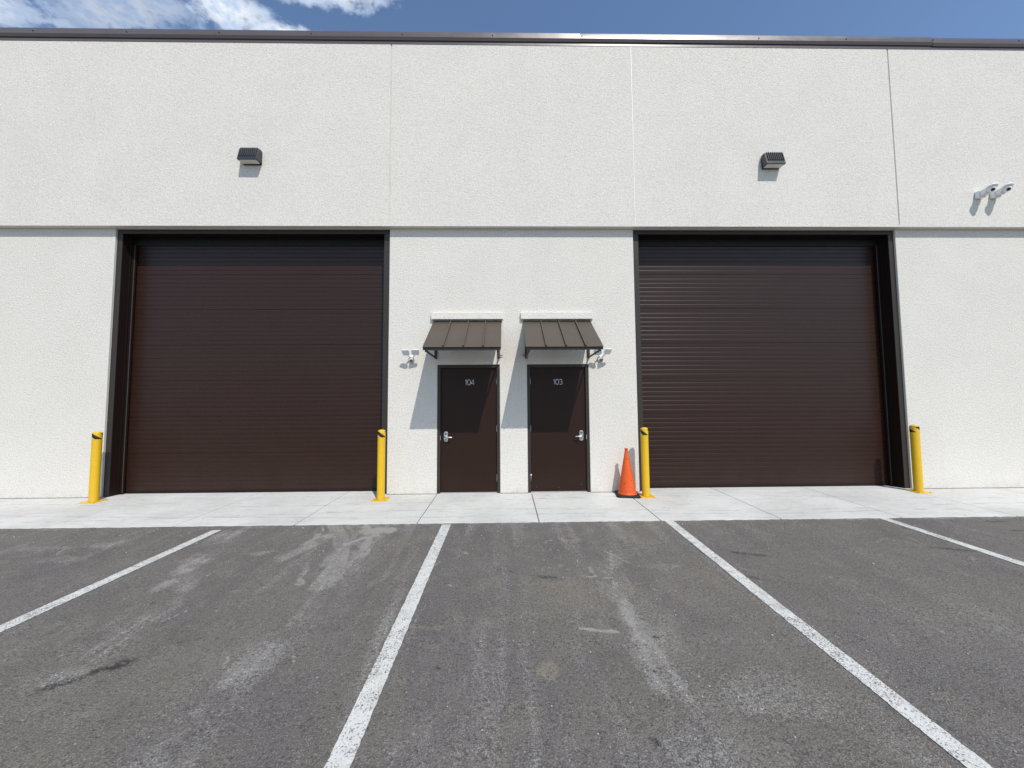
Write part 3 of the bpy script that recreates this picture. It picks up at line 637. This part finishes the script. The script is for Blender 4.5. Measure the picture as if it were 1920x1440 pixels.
def entry(x0, x1, zt, hinge_right, num, label):
    fw = 0.054; LY = 0.045; fy = 0.014
    xl, xr = x0 + fw, x1 - fw
    leaf = MB().box(xl + .003, xr - .003, LY, LY + .045, 0.018, zt - .058).build('entry_door', M_LEAF, bld, bevel=.002, label=label)
    f = MB()
    for a, b in ((x0 + .004, xl), (xr, x1 - .004)): f.box(a, b, fy, .13, 0.001, zt - .055)
    f.box(x0 + .004, x1 - .004, fy, .13, zt - .0545, zt - .004)
    f.build('door_frame', M_FRAME, leaf, bevel=.003)
    MB().box(xl - .001, xr + .001, LY + .046, .13, .0, zt - .06).build('door_stop', M_DARK, leaf)
    MB().box(xl + .001, xr - .001, LY - .012, LY + .08, 0.001, 0.014).build('threshold', M_STEEL, leaf)
    hx = xr - .001 if hinge_right else xl + .001
    for z in (0.24, 1.045, 1.83):
        MB().lathe([(.007, z - .06), (.007, z + .06)], 12, Matrix.Translation((hx, LY - .007, 0))).build('hinge', M_STEEL, leaf)
    s = 1 if hinge_right else -1                    # lever points to the hinges
    cx = (xl + .088) if hinge_right else (xr - .079); cz = 0.915
    h = MB(); n = 28; ring = []
    for k in range(n):
        t = 2 * math.pi * k / n; a, b = 0.036, 0.085
        ex = abs(math.cos(t)) ** .45 * math.copysign(1, math.cos(t)); ez = abs(math.sin(t)) ** .7 * math.copysign(1, math.sin(t))
        waist = 1 - 0.10 * math.exp(-((ez * b - .008) / .03) ** 2)
        ring.append((a * ex * waist, b * ez))
    vs = [(cx + x, LY - .0005, cz + z) for x, z in ring] + [(cx + x, LY - .012, cz + z) for x, z in ring] + [(cx + x * .86, LY - .018, cz + z * .93) for x, z in ring]
    h.add(vs, [(r * n + k, r * n + (k + 1) % n, (r + 1) * n + (k + 1) % n, (r + 1) * n + k) for r in range(2) for k in range(n)] + [tuple(2 * n + k for k in range(n))])
    MY = Matrix.Translation((cx, LY - .015, cz - .008)) @ Matrix.Rotation(math.radians(90), 4, 'X')
    h.lathe([(.022, 0), (.021, .012), (.013, .016), (.012, .042), (.010, .046)], 20, MY)
    h.tube([(cx, LY - .056, cz - .008), (cx + s * .012, LY - .058, cz - .008), (cx + s * .05, LY - .058, cz - .010), (cx + s * .098, LY - .054, cz - .012), (cx + s * .104, LY - .050, cz - .012)], 0.0095, 12)
    h.build('door_handle', M_STEEL, leaf)
    k = MB(); MK = Matrix.Translation((cx, LY - .0178, cz + .050)) @ Matrix.Rotation(math.radians(90), 4, 'X')
    k.lathe([(.019, 0), (.017, .004), (.009, .0045), (.009, .008)], 18, MK)
    MB().box(cx - .018, cx + .018, LY - .0205, LY - .0178, cz - .058, cz - .046).build('key_slot', M_STEELDK, leaf)
    k.build('lock_cylinder', M_STEELDK, leaf)
    nm = digits(num).build('door_number', M_NUM, leaf, label='numerals ' + num)
    nm.location = ((-0.592 if hinge_right else 0.870), LY - .0005, 1.762)
    # narrow latch guard strip
    gx = xl + .0 if hinge_right else xr
    MB().box(gx - .004, gx + .004, fy - .002, fy - .0005, .86, .93).build('strike_plate', M_STEEL, leaf)
    # tiny fixing screws low on the leaf
    return leaf
e1 = entry(*DOORS[0], True, '104', 'brown entry door numbered 104, hinged on its right')
e2 = entry(*DOORS[1], False, '103', 'brown entry door numbered 103, hinged on its left')
for x, z in ((.50, .085), (.86, .075), (1.235, .12)):
    MB().lathe([(.004, 0), (.003, .002)], 8, Matrix.Translation((x, .0449, z)) @ Matrix.Rotation(math.radians(90), 4, 'X')).build('scuff_screw', M_STEEL, e2)
for x0, x1, zt in DOORS:
    b = MB()
    b.box(x0 + .0004, x0 + .0036, .001, .0135, .001, zt - .004); b.box(x1 - .0036, x1 - .0004, .001, .0135, .001, zt - .004); b.box(x0 + .0004, x1 - .0004, .001, .0135, zt - .0036, zt - .0004)
    b.build('opening_bead', M_BEAD, bld)

# ------------------------------------------------------------------ awnings
def awning(xc, label, bolt_side):
    W, PR, ZT, ZF = 1.128, 0.80, 2.812, 2.262
    t = thing('awning', label, 'awning', (xc, 0, 2.19), 0, 'standing seam awnings over the entry doors')
    sl = Vector((0, -PR, ZF - ZT)); L = sl.length; sl.normalize(); nrm = Vector((0, sl.z, -sl.y))  # outward-up normal
    B = Matrix(((1, 0, 0, 0), (0, sl.y, nrm.y, -0.001), (0, sl.z, nrm.z, ZT - 2.19), (0, 0, 0, 1)))   # local: x, along, normal
    if nrm.z < 0: B = Matrix(((1, 0, 0, 0), (0, sl.y, -nrm.y, -0.001), (0, sl.z, -nrm.z, ZT - 2.19), (0, 0, 0, 1)))
    p = MB(); p.box(-W / 2, W / 2, 0.004, L, -0.008, 0.0, B)
    p.box(-W / 2, -W / 2 + .003, 0.004, L - .034, -0.040, -0.0085, B); p.box(W / 2 - .003, W / 2, 0.004, L - .034, -0.040, -0.0085, B)
    panel = p.build('canopy_panel', M_AWN, t, bevel=.0015)
    MB().box(-W / 2 + .002, W / 2 - .002, -PR + .020, -PR + .027, ZF - 2.19 - .042, ZF - 2.19 + .002).build('fascia', M_AWNDK, t, bevel=.0015)
    for x in (-W / 2 + W * .262, -W / 2 + W * .52, -W / 2 + W * .77):
        s = MB(); s.box(x - .010, x + .010, 0.03, L + .004, 0.0003, 0.030, B); s.build('standing_seam', M_AWN, panel, bevel=.003)
    MB().box(-W / 2, W / 2, -.03, -.0005, ZT - 2.19 + .002, ZT - 2.19 + .014).build('wall_flashing', M_AWNDK, t, bevel=.0015)
    for s in (-1, 1):
        x = s * (W / 2 - .045); b = MB(); r = .0135
        b.box(x - .019, x + .019, -.030, -.002, 0.0, .56)
        b.tube([(x, -.016, 0.015), (x, -PR + .06, ZF - 2.19 - .052)], r * 1.2, 4, True)
        Bu = B.copy(); b.box(x - .014, x + .014, .04, L - .03, -.036, -.0085, Bu)
        b.box(x - .016, x + .016, -PR + .03, -PR + .075, ZF - 2.19 - .066, ZF - 2.19 - .010)
        br = b.build('bracket', M_AWNDK, t, bevel=.002)
        if s == bolt_side:
            for z, l in ((.055, .045), (.40, .02)):
                MB().tube([(x + s * .019, -.02, z), (x + s * (.019 + l), -.02, z)], .006, 8).build('bolt', M_AWNDK, br)
    MB().box(-W / 2 + .06, W / 2 - .06, -PR + .029, -PR + .057, ZF - 2.19 - .040, ZF - 2.19 - .012).build('front_rail', M_AWNDK, t)
    return t
awning(-0.627, 'sloping brown metal awning over the left entry door, 104', 1)
awning(0.859, 'sloping brown metal awning over the entry door nearer the orange cone, 103', -1)

# ------------------------------------------------------------------ wall packs
def wall_light(xc, zb, label):
    t = thing('wall_light', label, 'wall light', (xc, UPY, zb), 0, 'finned black wall lights above the roll-up doors')
    W, H, PB, PT = .318, .212, .147, .098
    h = MB(); pf = [(-.012, .012), (-PB + .03, 0.0), (-PB, .004), (-PB + .002, .022), (-PT, H), (-PT + .012, H + .004), (-.012, H + .002)]
    h.prism_x(pf, -W / 2, W / 2)
    # raised fins on the sloping front
    nf = 9
    for k in range(nf):
        x = -W / 2 + .030 + (W - .062) * k / (nf - 1) + .003
        a, b = Vector((x, -PB + .0035, .050)), Vector((x, -PT - .001, H - .001)); d = (b - a).normalized(); o = Vector((0, d.z, -d.y)); o = -o if o.y > 0 else o
        w = .0046
        vs = [a + Vector((-w, 0, 0)), a + Vector((w, 0, 0)), b + Vector((w, 0, 0)), b + Vector((-w, 0, 0))]; vs2 = [v + o * .018 for v in vs]
        h.add(vs + vs2, [(0, 1, 2, 3), (4, 7, 6, 5), (0, 4, 5, 1), (1, 5, 6, 2), (2, 6, 7, 3), (3, 7, 4, 0)])
        h.box(x - w, x + w, -PT - .010, -.03, H + .0045, H + .012)
    ho = h.build('housing', M_BLACK, t, bevel=.0012)
    MB().box(-W / 2 + .02, W / 2 - .02, -PB + .018, -.030, -.008, .004).build('lens', M_LENS, t, bevel=.003)
    MB().box(-W / 2 + .015, W / 2 - .015, -.012, -.0005, -.012, H - .03).build('back_plate', M_BLACK, t, bevel=.003)
    MB().lathe([(.010, 0), (.010, .006), (.006, .008)], 12, Matrix.Translation((-W / 2 - .0005, -.055, .12)) @ Matrix.Rotation(math.radians(-90), 4, 'Y')).build('side_screw', M_STEELDK, t)
    return t
wall_light(-4.172, 5.432, 'black finned wall light above the roll-up door beside door 104')
wall_light(4.517, 5.398, 'black finned wall light above the roll-up door behind the orange cone')

# ------------------------------------------------------------------ twin-head security lights by the doors
def head_mesh(W=.122, H=.104):
    n = 6; out = []
    cs = [(-.5, -.22), (-.36, -.5), (.36, -.5), (.5, -.22), (.5, .40), (.42, .5), (-.42, .5), (-.5, .40)]
    return [(x * W, z * H) for x, z in cs]
def twin_light(xc, zc, label, yaws, offs):
    t = thing('security_light', label, 'security light', (xc, 0, zc), 0, 'white twin-head lights beside the awnings')
    MR = Matrix.Rotation(math.radians(90), 4, 'X')
    MB().lathe([(.054, 0), (.055, .012), (.052, .024), (.040, .032)], 28, Matrix.Translation((0, -.0005, 0)) @ MR).build('mount_base', M_WHITEPL, t)
    MB().lathe([(.026, .026), (.027, .050), (.022, .066), (.010, .073)], 20, Matrix.Translation((0, -.006, -.020)) @ Matrix.Rotation(math.radians(110), 4, 'X')).build('motion_sensor', M_STEELDK, t)
    for (dx, dy, dz), yaw in zip(offs, yaws):
        MB().tube([(dx * .25, -.028, .02), (dx * .6, -.062, .042), (dx * .85, dy + .02, dz - .02)], .011, 10).build('arm', M_WHITEPL, t)
        hd = MB(); sh = head_mesh(); n = len(sh)
        Mh = Matrix.Translation((dx, dy, dz)) @ Matrix.Rotation(yaw, 4, 'Z') @ Matrix.Rotation(math.radians(38), 4, 'X')
        ring = lambda y, s: [Mh @ Vector((x * s, y, z * s)) for x, z in sh]
        vs = ring(-.012, 1) + ring(.004, 1) + ring(.022, .72)
        hd.add(vs, [(r * n + k, r * n + (k + 1) % n, (r + 1) * n + (k + 1) % n, (r + 1) * n + k) for r in range(2) for k in range(n)] + [tuple(range(n)), tuple(2 * n + k for k in range(n))])
        ho = hd.build('lamp_head', M_WHITEPL, t, bevel=.003)
        ln = MB(); ln.add(ring(-.0125, .84) + ring(-.0150, .80), [tuple(n + k for k in range(n))] + [(k, (k + 1) % n, n + (k + 1) % n, n + k) for k in range(n)])
        ln.build('lens', M_GLASS, ho)
    return t
twin_light(-1.540, 2.190, 'white twin-head security light left of the awning over door 104', (-.20, .15), ((-.062, -.140, .092), (.090, -.140, .096)))
twin_light(1.575, 2.190, 'white twin-head security light right of the awning over door 103', (-.25, .35), ((-.075, -.140, .085), (.088, -.145, .095)))

# ------------------------------------------------------------------ cameras on the upper wall
def camera_unit(x, z, label):
    t = thing('security_camera', label, 'security camera', (x, UPY, z), 0, 'white cameras on the upper wall')
    MB().box(-.058, .058, -.070, -.0005, -.064, .056).build('mount_box', M_WHITEPL, t, bevel=.010, seg=3)
    MB().prism_x([(-.0705, -.046), (-.120, -.040), (-.165, .000), (-.165, .040), (-.120, .046), (-.0705, .046)], -.050, .050).build('arm', M_WHITEPL, t, bevel=.008, seg=3)
    Mh = Matrix.Translation((0, -.185, .040)) @ Matrix.Rotation(math.radians(-24), 4, 'X')
    hd = MB().lathe([(.040, -.022), (.066, -.014), (.073, -.002), (.073, .006), (.064, .016), (.030, .024)], 32, Mh).build('camera_head', M_WHITEPL, t)
    d = Vector((-.42, -.72, -.55)).normalized(); q = d.to_track_quat('Z', 'Y').to_matrix().to_4x4()
    Ml = Matrix.Translation(Vector((-.004, -.190, .002))) @ q
    MB().lathe([(.012, -.044), (.034, -.032), (.046, -.008), (.045, .010), (.036, .026), (.030, .032)], 28, Ml).build('eyeball', M_WHITEPL, hd)
    MB().lathe([(.024, .0325), (.022, .037), (.010, .040)], 20, Ml).build('lens', M_CAMLENS, hd)
    return t
camera_unit(8.080, 4.940, 'left one of the two white cameras high on the upper wall')
camera_unit(8.345, 4.945, 'right one of the two white cameras high on the upper wall')

# ------------------------------------------------------------------ bollards
def bollard(x, y, rz, label):
    t = thing('bollard', label, 'bollard', (x, y, SL * y), rz, 'yellow bollards beside the roll-up doors')
    R = .0575; H = 1.062
    p = MB(); p.lathe([(R + .004, .0090), (R + .0015, .016), (R, .022), (R, H - .03), (R - .003, H - .014), (R - .013, H - .004), (R - .030, H + .003), (.003, H + .006)], 40); p.build('post', M_YEL, t)
    bp = MB(); bp.box(-.112, .112, -.112, .112, -.004, .0095, Matrix.Rotation(math.atan(SL), 4, 'X')); plate = bp.build('base_plate', M_YEL, t, bevel=.003)
    for sx in (-1, 1):
        for sy in (-1, 1):
            MB().lathe([(.010, .0), (.010, .006), (.005, .0065), (.005, .011)], 8, Matrix.Translation((sx * .090, sy * .090, .0095 + sy * .090 * SL))).build('anchor_bolt', M_YEL, plate)
    tp = MB(); tp.lathe([(R + .0008, -.045), (R + .0008, .045)], 40, cap=False); tape = tp.build('warning_tape', M_TAPE, t); tape.location = (0, 0, H - .068)
    return t
b0 = bollard(-6.300, -0.235, 0.0, 'outermost yellow bollard left of the roll-up door beside door 104')
spots = [(-1.921, -0.295, 'yellow bollard between the door 104 roll-up door and door 104', 0.0),
         (2.176, -0.272, 'yellow bollard directly beside the orange traffic cone', 0.0),
         (6.605, -0.180, 'yellow bollard at the far side of the roll-up door behind the cone', 0.0)]
b0.children
tapes = [c for c in b0.children if c.name.startswith('warning_tape')]
tapes[0].rotation_euler = (0, 0, math.radians(53))
for (x, y, lab, rz), tr in zip(spots, (math.radians(40), math.radians(-11), math.radians(98))):
    c = copy_tree(b0); c.location = (x, y, SL * y); c.rotation_euler = (0, 0, rz); c['label'] = lab
    for ch in c.children:
        if ch.name.startswith('warning_tape'): ch.rotation_euler = (0, 0, tr)

# ------------------------------------------------------------------ traffic cone
CX_, CYY = 1.905, -0.205
t = thing('traffic_cone', 'scuffed orange traffic cone on a black rubber base by the wall', 'traffic cone', (CX_, CYY, SL * CYY), math.radians(-9))
b = MB(); c = .03; q = .178
oct_ = [(-q + c, -q), (q - c, -q), (q, -q + c), (q, q - c), (q - c, q), (-q + c, q), (-q, q - c), (-q, -q + c)]
n = 8; lay = [(1.0, .002), (1.0, .020), (.94, .032)]
b.add([(x * s, y * s, z + y * s * SL) for s, z in lay for x, y in oct_], [(r * n + k, r * n + (k + 1) % n, (r + 1) * n + (k + 1) % n, (r + 1) * n + k) for r in range(2) for k in range(n)] + [tuple(range(n)), tuple(2 * n + k for k in range(n))])
b.build('rubber_base', M_RUBBER, t, bevel=.006, seg=3)
MB().lathe([(.146, .030), (.146, .040), (.136, .047), (.134, .075), (.125, .12), (.030, .660), (.024, .690), (.0235, .718), (.027, .720), (.027, .735), (.018, .737), (.016, .70)], 48, cap=False).build('cone_body', M_ORANGE, t)
